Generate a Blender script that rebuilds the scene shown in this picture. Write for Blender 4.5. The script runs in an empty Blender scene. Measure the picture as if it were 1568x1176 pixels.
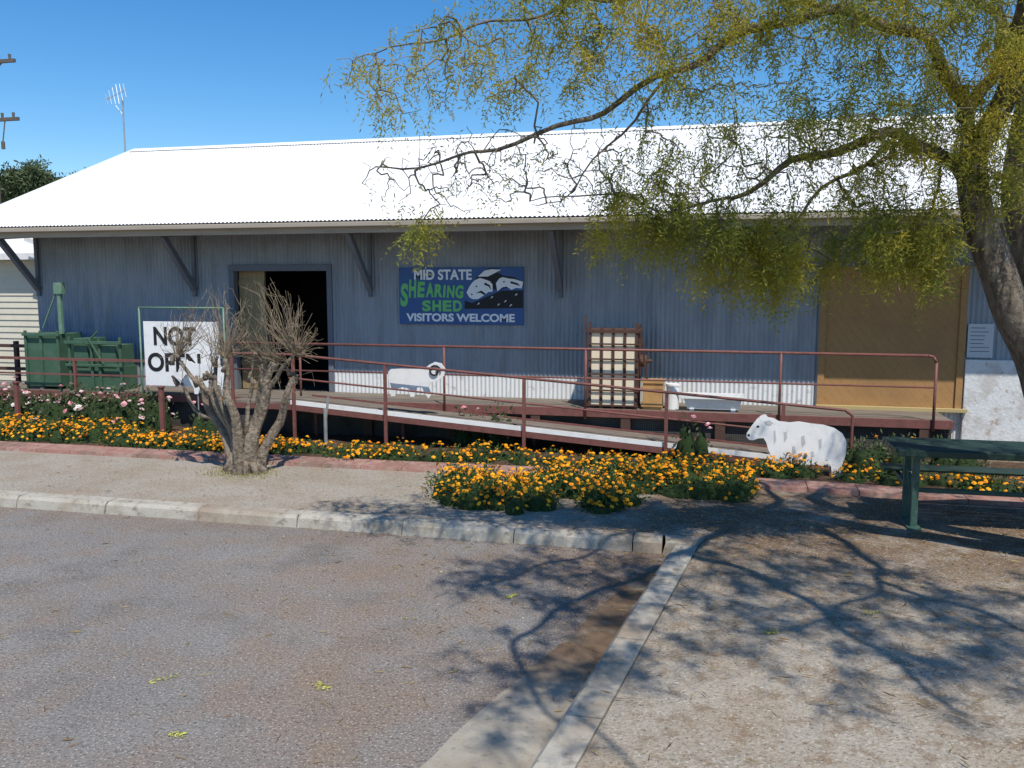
import bpy, math, random
import numpy as np
from mathutils import Vector, Matrix
random.seed(4)
scene = bpy.context.scene
COL = scene.collection

# ------------------------------------------------------------------ helpers
def empty(name, loc=(0,0,0)):
    o = bpy.data.objects.new(name, None); o.location = loc
    o.empty_display_size = .2
    COL.objects.link(o); return o

def mesh_obj(name, verts, faces, mats, midx=None, parent=None, smooth=False, bevel=0):
    me = bpy.data.meshes.new(name)
    me.from_pydata(verts if isinstance(verts, list) else verts.tolist(), [],
                   faces if isinstance(faces, list) else faces.tolist())
    for m in mats: me.materials.append(m)
    if midx is not None:
        me.polygons.foreach_set('material_index', np.array(midx, dtype=np.int32))
    if smooth:
        me.polygons.foreach_set('use_smooth', np.ones(len(me.polygons), dtype=bool))
    me.update()
    o = bpy.data.objects.new(name, me); COL.objects.link(o)
    if parent: o.parent = parent
    if bevel:
        b = o.modifiers.new('bevel', 'BEVEL'); b.width = bevel; b.segments = 2; b.limit_method = 'ANGLE'
    return o

class MB:
    def __init__(s): s.v=[]; s.f=[]; s.m=[]
    def add(s, vs, fs, mi=0):
        b=len(s.v); s.v += [tuple(p) for p in vs]
        for f in fs: s.f.append(tuple(b+i for i in f)); s.m.append(mi)
    def box(s,x0,x1,y0,y1,z0,z1,mi=0):
        s.add([(x0,y0,z0),(x1,y0,z0),(x1,y1,z0),(x0,y1,z0),(x0,y0,z1),(x1,y0,z1),(x1,y1,z1),(x0,y1,z1)],
              [(0,3,2,1),(4,5,6,7),(0,1,5,4),(1,2,6,5),(2,3,7,6),(3,0,4,7)],mi)
    def beam(s,p0,p1,w,h,mi=0,up=(0,0,1)):
        p0=Vector(p0);p1=Vector(p1);d=(p1-p0).normalized()
        u=Vector(up)
        if abs(d.dot(u))>.98: u=Vector((0,1,0))
        a=d.cross(u).normalized()*(w/2); b=a.cross(d).normalized()*(h/2)
        vs=[p+sa*a+sb*b for p in (p0,p1) for sa,sb in ((-1,-1),(1,-1),(1,1),(-1,1))]
        s.add(vs,[(0,1,2,3),(7,6,5,4),(0,4,5,1),(1,5,6,2),(2,6,7,3),(3,7,4,0)],mi)
    def tube(s,p0,p1,r0,r1,n=8,mi=0,cap=True):
        p0=Vector(p0);p1=Vector(p1);d=(p1-p0)
        if d.length<1e-6: return
        d.normalize(); u=Vector((0,0,1)) if abs(d.z)<.9 else Vector((1,0,0))
        a=d.cross(u).normalized(); b=d.cross(a)
        vs=[]
        for p,r in ((p0,r0),(p1,r1)):
            for i in range(n):
                t=2*math.pi*i/n; vs.append(p+a*(r*math.cos(t))+b*(r*math.sin(t)))
        fs=[(i,(i+1)%n,n+(i+1)%n,n+i) for i in range(n)]
        if cap: fs += [tuple(range(n-1,-1,-1)), tuple(range(n,2*n))]
        s.add(vs,fs,mi)
    def loft(s,pts,rad,n=12,mi=0,lump=.06,seed=0):
        rr=random.Random(seed); P=[Vector(p) for p in pts]
        d=(P[1]-P[0]).normalized(); u=Vector((1,0,0)) if abs(d.x)<.8 else Vector((0,1,0))
        a=(u-d*u.dot(d)).normalized(); vs=[]
        ph=[rr.uniform(0,6.28) for _ in range(4)]
        for i,p in enumerate(P):
            d=(P[min(i+1,len(P)-1)]-P[max(i-1,0)]).normalized()
            a=(a-d*a.dot(d)).normalized(); b=d.cross(a)
            for k in range(n):
                t=2*math.pi*k/n
                q=rad[i]*(1+lump*math.sin(3*t+ph[0]+i*.13)+lump*.8*math.sin(5*t+ph[1]-i*.21)+lump*.6*math.sin(2*t+ph[2]+i*.5))
                vs.append(p+a*(q*math.cos(t))+b*(q*math.sin(t)))
        m=len(P)
        fs=[(i*n+k,i*n+(k+1)%n,(i+1)*n+(k+1)%n,(i+1)*n+k) for i in range(m-1) for k in range(n)]
        fs.append(tuple((m-1)*n+k for k in range(n)))
        s.add(vs,fs,mi)
    def path(s,pts,r,n=8,mi=0):
        for a,b in zip(pts[:-1],pts[1:]): s.tube(a,b,r,r,n,mi)
    def prism(s,poly,y0,y1,mi=0):
        n=len(poly)
        vs=[(x,y0,z) for x,z in poly]+[(x,y1,z) for x,z in poly]
        s.add(vs,[tuple(range(n)),tuple(range(2*n-1,n-1,-1))]+[(i,n+i,n+(i+1)%n,(i+1)%n) for i in range(n)],mi)
    def obj(s,name,mats,parent=None,smooth=False,bevel=0):
        return mesh_obj(name,s.v,s.f,mats,s.m,parent,smooth,bevel)

# ------------------------------------------------------------------ materials
def layered(name, base, layers=(), rough=.85, bump=(), metallic=0, spec=.3, transl=0, island=None):
    """base colour then noise-masked colour layers; world-position driven."""
    m=bpy.data.materials.new(name); m.use_nodes=True; nt=m.node_tree; N=nt.nodes; L=nt.links
    bs=N['Principled BSDF']; bs.inputs['Roughness'].default_value=rough
    bs.inputs['Metallic'].default_value=metallic; bs.inputs['Specular IOR Level'].default_value=spec
    geo=N.new('ShaderNodeNewGeometry'); pos=geo.outputs['Position']
    sep=N.new('ShaderNodeSeparateXYZ'); L.new(pos,sep.inputs[0])
    rgb=N.new('ShaderNodeRGB'); rgb.outputs[0].default_value=(*base,1); cur=rgb.outputs[0]
    if island:
        cr=N.new('ShaderNodeValToRGB'); cr.color_ramp.interpolation='LINEAR'
        e=cr.color_ramp.elements
        e[0].color=(*island[0],1); e[1].color=(*island[-1],1)
        for i,c in enumerate(island[1:-1]):
            el=e.new((i+1)/(len(island)-1)); el.color=(*c,1)
        L.new(geo.outputs['Random Per Island'],cr.inputs[0]); cur=cr.outputs[0]
    def mr(sock,a,b,c=0,d=1):
        r=N.new('ShaderNodeMapRange'); r.inputs[1].default_value=a; r.inputs[2].default_value=b
        r.inputs[3].default_value=c; r.inputs[4].default_value=d; L.new(sock,r.inputs[0]); return r.outputs[0]
    def mul(a,b):
        k=N.new('ShaderNodeMath'); k.operation='MULTIPLY'; L.new(a,k.inputs[0])
        if isinstance(b,(int,float)): k.inputs[1].default_value=b
        else: L.new(b,k.inputs[1])
        return k.outputs[0]
    for ly in layers:
        col,scale,lo,hi,amt=ly[:5]; opt=ly[5] if len(ly)>5 else {}
        vec=pos
        if 'stretch' in opt or 'rot' in opt:
            mp=N.new('ShaderNodeMapping'); mp.inputs['Scale'].default_value=opt.get('stretch',(1,1,1))
            mp.inputs['Rotation'].default_value=opt.get('rot',(0,0,0)); L.new(pos,mp.inputs[0]); vec=mp.outputs[0]
        if opt.get('wave'):
            t=N.new('ShaderNodeTexWave'); t.bands_direction=opt['wave']; t.inputs['Scale'].default_value=scale
            t.inputs['Distortion'].default_value=opt.get('dist',0); L.new(vec,t.inputs[0]); so=t.outputs['Fac']
        else:
            t=N.new('ShaderNodeTexNoise'); t.inputs['Scale'].default_value=scale
            t.inputs['Detail'].default_value=opt.get('detail',4); t.inputs['Roughness'].default_value=.6
            L.new(vec,t.inputs['Vector']); so=t.outputs['Fac']
        fac=mul(mr(so,lo,hi),amt)
        for ax,a,b in opt.get('mask',()):
            fac=mul(fac,mr(sep.outputs[ax],a,b))
        mx=N.new('ShaderNodeMix'); mx.data_type='RGBA'; mx.blend_type='MIX'
        L.new(fac,mx.inputs[0]); L.new(cur,mx.inputs[6]); mx.inputs[7].default_value=(*col,1); cur=mx.outputs[2]
    L.new(cur,bs.inputs['Base Color'])
    nrm=None
    for sc,st,dist in bump:
        t=N.new('ShaderNodeTexNoise'); t.inputs['Scale'].default_value=sc; t.inputs['Detail'].default_value=6
        L.new(pos,t.inputs['Vector'])
        b=N.new('ShaderNodeBump'); b.inputs['Strength'].default_value=st; b.inputs['Distance'].default_value=dist
        L.new(t.outputs['Fac'],b.inputs['Height'])
        if nrm: L.new(nrm,b.inputs['Normal'])
        nrm=b.outputs[0]
    if nrm: L.new(nrm,bs.inputs['Normal'])
    if transl:
        tr=N.new('ShaderNodeBsdfTranslucent'); L.new(cur,tr.inputs[0])
        ms=N.new('ShaderNodeMixShader'); ms.inputs[0].default_value=transl
        L.new(bs.outputs[0],ms.inputs[1]); L.new(tr.outputs[0],ms.inputs[2])
        L.new(ms.outputs[0],N['Material Output'].inputs[0])
    return m

M={}
M['asphalt']=layered('asphalt',(.195,.180,.165),[
    ((.25,.235,.215),.45,.40,.62,.7),((.22,.155,.11),.5,.44,.64,.85,{'mask':[(0,-6.5,-2.4)]}),
    ((.125,.113,.10),1.1,.52,.66,.55),((.235,.17,.12),2.0,.48,.68,.5),
    ((.125,.115,.105),.28,.55,.62,.45),
    ((.19,.13,.085),2.2,.3,.6,.75,{'mask':[(1,7.7,8.5)]}),
    ((.15,.09,.052),2.6,.3,.55,.85,{'mask':[(0,-1.5,-.8),(1,5.0,6.3)]}),
    ((.09,.083,.078),26,.52,.66,.4,{'detail':3}),
    ((.48,.46,.43),62,.57,.66,.7,{'detail':2}),((.045,.041,.038),45,.56,.67,.7,{'detail':2})],
    rough=.9,bump=[(50,1,.014),(9,.25,.02)])
M['path']=layered('path_gravel',(.335,.295,.24),[
    ((.27,.23,.175),.8,.42,.62,.6),((.30,.225,.155),1.6,.46,.66,.55),
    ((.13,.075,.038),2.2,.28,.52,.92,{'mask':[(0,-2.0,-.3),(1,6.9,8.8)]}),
    ((.18,.115,.06),7,.50,.62,.6,{'mask':[(0,-1.5,0)]}),
    ((.20,.17,.135),22,.52,.66,.45,{'detail':3}),
    ((.5,.47,.41),52,.57,.68,.65,{'detail':2}),((.09,.075,.055),40,.56,.68,.7,{'detail':2})],
    rough=.95,bump=[(45,1,.014),(6,.4,.04)])
M['earth']=layered('earth',(.22,.15,.09),[((.12,.12,.05),.8,.45,.6,.7),((.3,.24,.16),5,.5,.7,.5)],rough=1,bump=[(20,.5,.05)])
M['soil']=layered('soil',(.085,.05,.03),[((.14,.09,.055),14,.45,.65,.7),((.03,.02,.012),5,.5,.7,.6)],rough=1,bump=[(30,.9,.04)])
M['concrete']=layered('concrete',(.40,.37,.31),[
    ((.27,.23,.17),2.5,.45,.65,.7),((.5,.47,.42),30,.55,.7,.5),((.17,.13,.10),9,.56,.7,.75),((.24,.17,.11),1.1,.48,.64,.65)],
    rough=.9,bump=[(60,.6,.008),(8,.4,.03)])
M['gutter']=layered('gutter_concrete',(.36,.33,.275),[
    ((.26,.22,.165),2.0,.4,.6,.7),((.14,.09,.055),1.7,.28,.5,.97,{'mask':[(1,5.0,5.9)]}),((.14,.12,.09),20,.56,.7,.6)],
    rough=.9,bump=[(70,.5,.008)])
M['redkerb']=layered('red_painted_kerb',(.32,.165,.13),[((.38,.29,.24),5,.45,.65,.7),((.18,.09,.07),12,.5,.7,.6),((.15,.12,.09),1.5,.5,.65,.6)],rough=.9,bump=[(40,.4,.01)])
M['blue']=layered('blue_grey_corrugated_iron',(.30,.33,.36),[
    ((.11,.165,.285),1.2,.2,.5,.7,{'mask':[(0,-8.8,-11.5),(2,2.7,1.9)]}),
    ((.21,.225,.24),1.4,.45,.62,.55,{'stretch':(2.5,1,.5)}),
    ((.38,.40,.42),2.4,.50,.7,.6,{'stretch':(3,1,.35)}),
    ((.18,.19,.205),.9,.44,.6,.5,{'mask':[(2,2.9,3.5)]}),  # upper wall darkened: eave shade painted into the colour
    ((.70,.71,.70),5,.26,.36,.95,{'mask':[(2,1.20,1.08),(0,-7.2,-6.9)]}),  # whitish lower paint, with the sunlit strip below the eave shadow coloured in
    ((.20,.155,.12),7,.58,.7,.6,{'mask':[(2,1.6,.7)]})],rough=.6,bump=[(15,.15,.01)],spec=.35)
M['roof']=layered('white_roof_iron',(.84,.84,.83),[((.74,.74,.73),1.2,.45,.7,.4,{'stretch':(6,.5,.5)})],rough=.45,spec=.4)
M['soffit']=layered('soffit_timber',(.16,.17,.18),[((.09,.10,.11),4,.45,.6,.6)],rough=.8)
M['fascia']=layered('gutter_cream',(.38,.33,.26),[((.28,.24,.18),3,.5,.7,.6,{'stretch':(.5,1,6)})],rough=.6)
M['bluetimber']=layered('blue_timber',(.14,.155,.18),[((.19,.21,.24),6,.5,.7,.5)],rough=.7)
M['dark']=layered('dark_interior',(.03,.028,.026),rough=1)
M['doortan']=layered('tan_timber_door',(.34,.25,.13),[((.22,.16,.08),6,.45,.6,.6,{'stretch':(8,1,.4)})],rough=.7)
M['mustard']=layered('mustard_door',(.38,.215,.085),[
    ((.24,.135,.055),2.6,.10,.0,.30,{'wave':'X','rot':(0,math.radians(38),0)}),
    ((.29,.165,.07),2,.45,.65,.6),((.23,.13,.06),14,.55,.7,.4)],rough=.75,bump=[(25,.2,.01)])
M['creambd']=layered('cream_weatherboard',(.62,.58,.47),[((.5,.46,.36),2,.45,.7,.5)],rough=.6)
M['white']=layered('white_paint',(.80,.80,.78),[((.62,.60,.56),5,.5,.7,.5),((.45,.41,.36),18,.62,.72,.5)],rough=.6)
M['whiteblock']=layered('whitewashed_wall',(.66,.67,.66),[((.45,.42,.38),4,.5,.62,.6),((.38,.25,.18),9,.6,.68,.7)],rough=.9,bump=[(25,.4,.02)])
M['red']=layered('red_oxide_steel',(.20,.08,.068),[((.12,.055,.04),8,.45,.65,.6),((.3,.16,.13),20,.6,.7,.4)],rough=.55)
M['deck']=layered('deck_timber',(.2,.17,.14),[((.1,.08,.06),3,.45,.6,.7,{'stretch':(1,10,1)})],rough=.85)
M['meshshade']=layered('under_deck_mesh_and_shade',(.055,.05,.045),[((.16,.16,.15),9,.14,.0,.6,{'wave':'X'}),((.16,.16,.15),9,.14,.0,.6,{'wave':'Z'}),((.02,.018,.015),1.5,.4,.6,.7)],rough=.9)  # mesh grid on near-black, the under-deck shade put into its colour
M['green']=layered('green_machine_paint',(.055,.12,.075),[((.10,.17,.12),5,.5,.7,.6),((.08,.05,.03),9,.6,.7,.7)],rough=.6)
M['greenl']=layered('pale_green_paint',(.13,.24,.16),[((.3,.35,.28),8,.5,.7,.4)],rough=.5)
M['tablegreen']=layered('bottle_green_paint',(.02,.045,.036),[((.045,.08,.065),9,.5,.7,.5)],rough=.5,spec=.35)
M['brown']=layered('dark_brown_wood',(.085,.045,.035),[((.14,.075,.05),9,.5,.7,.5)],rough=.7)
M['creamwood']=layered('cream_wood',(.80,.70,.52),[((.66,.54,.37),6,.5,.7,.5),((.4,.3,.2),14,.64,.72,.4)],rough=.7)
M['orange']=layered('orange_plywood',(.50,.29,.11),[((.34,.18,.07),6,.5,.7,.6)],rough=.7)
M['signblue']=layered('sign_blue',(.04,.105,.28),[((.055,.125,.31),4,.4,.7,.6)],rough=.4)
M['signgreen']=layered('sign_green',(.17,.55,.16),rough=.5)
M['signwhite']=layered('sign_white',(.86,.87,.87),rough=.5)
M['black']=layered('black_paint',(.015,.015,.017),rough=.5)
M['grey']=layered('galvanised_steel',(.4,.41,.41),[((.25,.25,.25),8,.5,.7,.6)],rough=.45,metallic=.5)
M['bark']=layered('tree_bark',(.18,.145,.11),[((.075,.058,.043),5,.42,.6,.8,{'stretch':(3,3,.35)}),((.29,.25,.20),9,.54,.7,.6,{'stretch':(2,2,.5)})],rough=.95,bump=[(16,.9,.03),(70,.6,.01)])
M['twig']=layered('sun_paled_twig',(.28,.235,.185),[((.13,.105,.078),6,.42,.6,.75)],rough=.9)  # paler than the bark: strong sun on thin twigs put into the colour
M['dead']=layered('pruned_bark',(.25,.20,.15),[((.11,.085,.06),9,.42,.62,.8,{'stretch':(2,2,.7)}),((.36,.31,.24),25,.56,.7,.5)],rough=.95,bump=[(18,1,.04),(70,.5,.01)])
M['deadtwig']=layered('pruned_twig',(.30,.24,.165),[((.15,.115,.08),9,.42,.62,.8),((.40,.34,.2),4,.52,.66,.6)],rough=.95)
M['leaf']=layered('feathery_leaf',(.1,.13,.03),[((.58,.47,.055),1.0,.48,.64,.75)],rough=.55,transl=.5,
    island=[(.15,.19,.04),(.29,.32,.06),(.48,.45,.08),(.22,.27,.06)])
M['gum']=layered('gum_leaf',(.05,.08,.03),rough=.6,transl=.25,island=[(.05,.075,.03),(.10,.14,.06),(.15,.18,.09)])
M['mgreen']=layered('marigold_leaf',(.04,.09,.02),rough=.6,transl=.25,island=[(.03,.065,.02),(.065,.12,.03),(.10,.16,.04)])
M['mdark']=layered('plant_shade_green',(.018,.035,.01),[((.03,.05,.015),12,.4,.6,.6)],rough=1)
M['marigold']=layered('marigold_petal',(.8,.33,.01),rough=.6,transl=.2,island=[(.88,.26,.004),(.92,.40,.008),(.95,.52,.015),(.85,.22,.004)])
M['rgreen']=layered('rose_leaf',(.05,.09,.03),rough=.5,transl=.2,island=[(.04,.07,.03),(.09,.13,.05),(.13,.12,.06)])
M['rose']=layered('rose_petal',(.8,.6,.6),rough=.6,transl=.2,island=[(.82,.78,.72),(.80,.52,.54),(.68,.22,.26),(.85,.72,.70)])
M['litter']=layered('leaf_litter',(.2,.12,.05),rough=.9,island=[(.10,.055,.025),(.25,.16,.07),(.34,.26,.09),(.16,.09,.04)])
M['ylitter']=layered('fallen_green_leaf',(.45,.45,.06),rough=.8,island=[(.42,.42,.06),(.55,.52,.12),(.35,.38,.06)])

# ------------------------------------------------------------------ ground
def sheet(name, pts, z, mat):
    return mesh_obj(name,[(x,y,z) for x,y in pts],[tuple(range(len(pts)))],[mat])
sheet('ground',[(-1500,-1500),(1500,-1500),(1500,1500),(-1500,1500)],-.03,M['earth'])
sheet('road',[(-60,-12),(4,-12),(4,8.6),(-60,8.6)],0,M['asphalt'])
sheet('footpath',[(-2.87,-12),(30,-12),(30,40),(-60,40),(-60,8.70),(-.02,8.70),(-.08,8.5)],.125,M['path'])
gp_=[(-3.7,-12),(-3.05,-12),(-.42,7.9)]
yy=7.7
while yy>-11:
    xx=-.66-(7.7-yy)*.262 if yy>4.2 else -1.577-(4.2-yy)*.131
    gp_.append((xx+random.uniform(-.015,.015),yy)); yy-=.22
sheet('gutter_pan',gp_[1:]+[gp_[0]],.004,M['gutter'])
kb=MB(); x=-60.0
while x<-.6:
    l=min(2.4 if x<-14 else 1.25, -.45-x)
    j=random.uniform(-.010,.010); t=random.uniform(-.006,.006)
    kb.add([(x,8.47+j,-.02),(x+l-.012,8.47+j+t,-.02),(x+l-.012,8.50+j+t,.10),(x,8.50+j,.10),
            (x,8.54+j,.135+t),(x+l-.012,8.54+j,.135-t),(x+l-.012,8.72,.137),(x,8.72,.137),(x,8.72,-.02),(x+l-.012,8.72,-.02)],
           [(0,1,2,3),(3,2,5,4),(4,5,6,7),(7,6,9,8),(0,3,4,7,8),(1,9,6,5,2)])
    x+=l
kb.obj('kerb',[M['concrete']])
kb=MB(); y=-12.0
cx=lambda y:-.635+(y-4.48)*.135
while y<8.3:
    l=min(1.2,8.42-y); y1=y+l-.012
    def P(yy,o,z): return (cx(yy)+o,yy,z)
    kb.add([P(y,-.27,-.02),P(y1,-.27,-.02),P(y1,-.245,.10),P(y,-.245,.10),P(y,-.21,.135),P(y1,-.21,.135),P(y1,.0,.135),P(y,.0,.135),P(y,0,-.02),P(y1,0,-.02)],
           [(1,0,3,2),(2,3,4,5),(5,4,7,6),(6,7,8,9),(0,8,7,4,3),(1,2,5,6,9)])
    y+=l
kb.add([(-.46,8.43,-.02),(-.10,8.43,-.02),(-.03,8.72,-.02),(-.44,8.72,-.02),(-.42,8.45,.13),(-.11,8.43,.13),(-.03,8.72,.13),(-.44,8.72,.13)],
       [(0,3,2,1),(4,5,6,7),(0,1,5,4),(1,2,6,5),(2,3,7,6),(3,0,4,7)])
kb.obj('kerb',[M['concrete']])
ed=MB(); x=-30.0
def ey(x): return 10.92+.12*math.exp(-((x+1)/3)**2)+ (-.06*(x-1.5) if x>1.5 else 0)
while x<12:
    x1=x+.6
    ed.add([(x,ey(x),.1),(x1-.01,ey(x1),.1),(x1-.01,ey(x1)+.4,.1),(x,ey(x)+.4,.1),(x,ey(x)+.02,.175),(x1-.01,ey(x1)+.02,.175),(x1-.01,ey(x1)+.4,.19),(x,ey(x)+.4,.19)],
           [(4,5,6,7),(0,1,5,4),(1,2,6,5),(2,3,7,6),(3,0,4,7)])
    x=x1
ed.obj('garden_edging',[M['redkerb']])
nx,ny=220,14; vs=[];fs=[]
for j in range(ny):
    for i in range(nx):
        xx=-30+42*i/(nx-1); y0=ey(xx)+.38; yy=y0+(13.5-y0)*j/(ny-1)
        vs.append((xx,yy,.16+.03*math.sin(xx*5+yy*3)*math.sin(yy*7)+random.uniform(-.012,.012)))
for j in range(ny-1):
    for i in range(nx-1):
        a=j*nx+i; fs.append((a,a+1,a+nx+1,a+nx))
mesh_obj('garden_soil',vs,fs,[M['soil']],smooth=True)

# ------------------------------------------------------------------ goods shed
YW=14.4; YE=13.3; YR=18.6; ZE=3.77; ZR=5.97; XL=-13.18; XR=9.0; VL=-13.96; VR=9.7; DK=.75
shed=empty('goods_shed')
def corr(x0,x1,z0,z1,y,amp=.011,pitch=.076,per=8):
    n=int((x1-x0)/pitch*per)+1; vs=[];fs=[]
    for z in (z0,z1):
        for i in range(n+1):
            xx=x0+(x1-x0)*i/n; vs.append((xx,y+amp*math.sin(2*math.pi*xx/pitch),z))
    for i in range(n): fs.append((i,i+1,n+2+i,n+1+i))
    return vs,fs
wb=MB()
DL,DR,DT=-8.81,-6.83,2.97; BL,BR,BT=1.67,3.73,3.0
for x0,x1,z0,z1 in [(XL,DL,.13,1.95),(XL,DL,1.93,4.2),(DL,DR,DT,4.2),(DL,DR,.13,DK),(DR,BL,.13,1.62),(DR,BL,1.6,4.2),(BL,BR,BT,4.2),(BL,BR,.13,DK),(BR,XR,.13,4.2)]:
    off = -.006 if (z0 in (1.93,1.6)) else 0
    v,f=corr(x0,x1,z0,z1,YW+off); wb.add(v,f)
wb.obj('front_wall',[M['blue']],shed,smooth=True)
w=MB()
for xx in (XL,XR):
    w.add([(xx,YW,.13),(xx,22.8,.13),(xx,22.8,4.2),(xx,YR,ZR-.08),(xx,YW,4.2)],[(0,1,2,3,4)])
w.add([(XL,22.8,.13),(XR,22.8,.13),(XR,22.8,4.2),(XL,22.8,4.2)],[(0,1,2,3)])
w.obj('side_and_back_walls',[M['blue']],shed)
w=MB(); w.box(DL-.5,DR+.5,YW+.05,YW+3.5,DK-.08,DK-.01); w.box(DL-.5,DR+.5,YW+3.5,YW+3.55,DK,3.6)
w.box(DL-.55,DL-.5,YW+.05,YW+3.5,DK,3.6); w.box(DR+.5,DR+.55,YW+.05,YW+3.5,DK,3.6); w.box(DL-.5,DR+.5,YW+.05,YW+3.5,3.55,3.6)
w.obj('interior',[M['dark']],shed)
w=MB()
for a in (DL,DR): w.box(a-.06,a+.04,YW-.05,YW+.1,DK,DT)
w.box(DL-.06,DR+.04,YW-.053,YW+.1,DT,DT+.12)
w.obj('door_frame',[M['bluetimber']],shed,bevel=.006)
w=MB(); w.box(DL+.05,DL+.58,YW+.12,YW+.17,DK,DT)
for zz in (1.2,2.0,2.7): w.box(DL+.05,DL+.58,YW+.10,YW+.12,zz,zz+.1)
w.obj('sliding_door',[M['doortan']],shed)
w=MB(); w.box(BL,BR,YW-.04,YW+.03,DK+.02,BT)
w.box(BL-.04,BL+.06,YW-.07,YW-.04,DK+.02,BT,1); w.box(BR-.06,BR+.04,YW-.07,YW-.04,DK+.02,BT,1)
w.box(BL+.06,BR-.06,YW-.07,YW-.04,BT-.12,BT,1); w.box(BL-.25,BR+.3,YW-.09,YW-.03,BT+.003,BT+.09,2)
w.obj('big_sliding_door',[M['mustard'],M['mustard'],M['bluetimber']],shed)
w=MB(); w.box(BL-.05,BR+.1,YW-.16,YW-.05,DK,DK+.05); w.obj('door_sill',[layered('yellow_sill',(.45,.35,.16),rough=.7)],shed)
w=MB(); w.box(BR+.05,XR+.02,YW-.10,YW-.02,.13,1.57); w.obj('whitewashed_lower_wall',[M['whiteblock']],shed,bevel=.01)
sl=(ZR-ZE)/(YR-YE)
def roofpanel(y0,z0,y1,z1):
    n=int((VR-VL)/.076*6); vs=[]
    for (yy,zz) in ((y0,z0),(y1,z1)):
        for i in range(n+1):
            xx=VL+(VR-VL)*i/n; vs.append((xx,yy,zz+.010*math.sin(2*math.pi*xx/.076)))
    return vs,[(i,i+1,n+2+i,n+1+i) for i in range(n)]
r=MB(); v,f=roofpanel(YE-.04,ZE+.012,YR,ZR+.02); r.add(v,f); v,f=roofpanel(YR,ZR+.02,2*YR-YE,ZE); r.add(v,f)
r.obj('roof_sheets',[M['roof']],shed,smooth=True)
r=MB()
r.add([(VL,YR-.18,ZR-.03),(VR,YR-.18,ZR-.03),(VR,YR,ZR+.065),(VL,YR,ZR+.065),(VL,YR+.18,ZR-.03),(VR,YR+.18,ZR-.03)],[(0,1,2,3),(3,2,5,4)])
for xx in (VL-.02,VR-.01):
    r.beam((xx,YE,ZE-.02),(xx,YR,ZR-.03),.04,.16); r.beam((xx,2*YR-YE,ZE-.02),(xx,YR,ZR-.03),.04,.16)
r.obj('ridge_cap_and_barge_boards',[M['white']],shed)
r=MB(); r.add([(VL,YE,ZE-.06),(VR,YE,ZE-.06),(VR,YR,ZR-.06),(VL,YR,ZR-.06),(VR,2*YR-YE,ZE-.06),(VL,2*YR-YE,ZE-.06)],[(0,1,2,3),(3,2,4,5)])
xx=VL+.3
while xx<VR:
    r.beam((xx,YE+.06,ZE-.12),(xx,YW+.1,ZE-.12+sl*(YW-YE+.04)),.05,.1); xx+=.9
r.obj('soffit',[M['soffit']],shed)
r=MB(); r.box(VL,VR,YE-.02,YE+.02,ZE-.20,ZE-.045)
r.box(VL,VR,YE-.13,YE-.022,ZE-.10,ZE-.02)
r.obj('gutter',[M['fascia']],shed,bevel=.012)
r=MB()
for bx in (-13.1,-9.6,-6.04,-2.57,.95,4.4,7.9):
    r.beam((bx,YW-.03,2.62),(bx,YE+.12,3.62),.09,.11); r.box(bx-.035,bx+.035,YW-.075,YW-.02,2.5,4.1)
    r.beam((bx,YE+.05,3.60),(bx,YW,3.70),.08,.10)
r.box(XL,XR,YW-.045,YW-.013,3.86,3.98)
r.obj('eave_brackets',[M['bluetimber']],shed)
ns=empty('wall_notice'); w=MB(); w.box(3.80,4.16,YW-.05,YW-.025,1.6,2.12); w.obj('board',[layered('faded_notice',(.5,.54,.56),rough=.6)],ns)
w=MB()
for k in range(7): w.box(3.84,3.84+random.uniform(.18,.28),YW-.053,YW-.0505,2.05-k*.06,2.062-k*.06)
w.obj('lettering',[M['bluetimber']],ns)

# ------------------------------------------------------------------ deck, ramp, rails
dk=empty('loading_deck')
w=MB(); w.box(-16,3.4,YE,YW-.012,DK-.06,DK); w.obj('deck_boards',[M['deck']],dk)
w=MB(); w.box(-16,3.4,YE-.04,YE-.002,DK-.12,DK+.012); w.obj('edge_beam',[M['red']],dk,bevel=.005)
w=MB(); w.box(-16,3.4,YE+.06,YE+.08,.13,DK-.12); w.obj('mesh_and_shade_skirt',[M['meshshade']],dk)  # mesh panel, also a dark sheet standing in for open shade under the deck
w=MB()
for i in range(14): w.box(-15.9+i*1.45,-15.75+i*1.45,YE-.03,YE+.055,.1,DK-.12)
w.obj('stumps',[M['brown']],dk)
w=MB()
for a in (-15,-13.2,-11.4,-9.6): 
    w.box(a-.025,a+.025,YE-.09,YE-.045,.4,1.35)
w.beam((-16,YE-.065,1.36),(-9.6,YE-.065,1.36),.045,.045); w.beam((-16,YE-.065,1.08),(-9.6,YE-.065,1.08),.03,.03)
w.obj('low_rail',[M['red']],dk)
hr=empty('deck_handrail'); w=MB()
for a in (-8.6,-6.88,-4.3,-1.96,.98): w.tube((a,YE-.06,.6),(a,YE-.06,1.72),.020,.020)
w.tube((-8.6,YE-.06,1.72),(3.0,YE-.06,1.70),.021,.021); w.path([(3.0,YE-.06,1.70),(3.08,YE-.06,1.68),(3.12,YE-.06,1.60),(3.12,YE-.06,.6)],.021)
w.tube((-8.6,YE-.06,1.26),(3.12,YE-.06,1.24),.014,.014)
w.obj('rails',[M['red']],hr,smooth=True)

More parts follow.
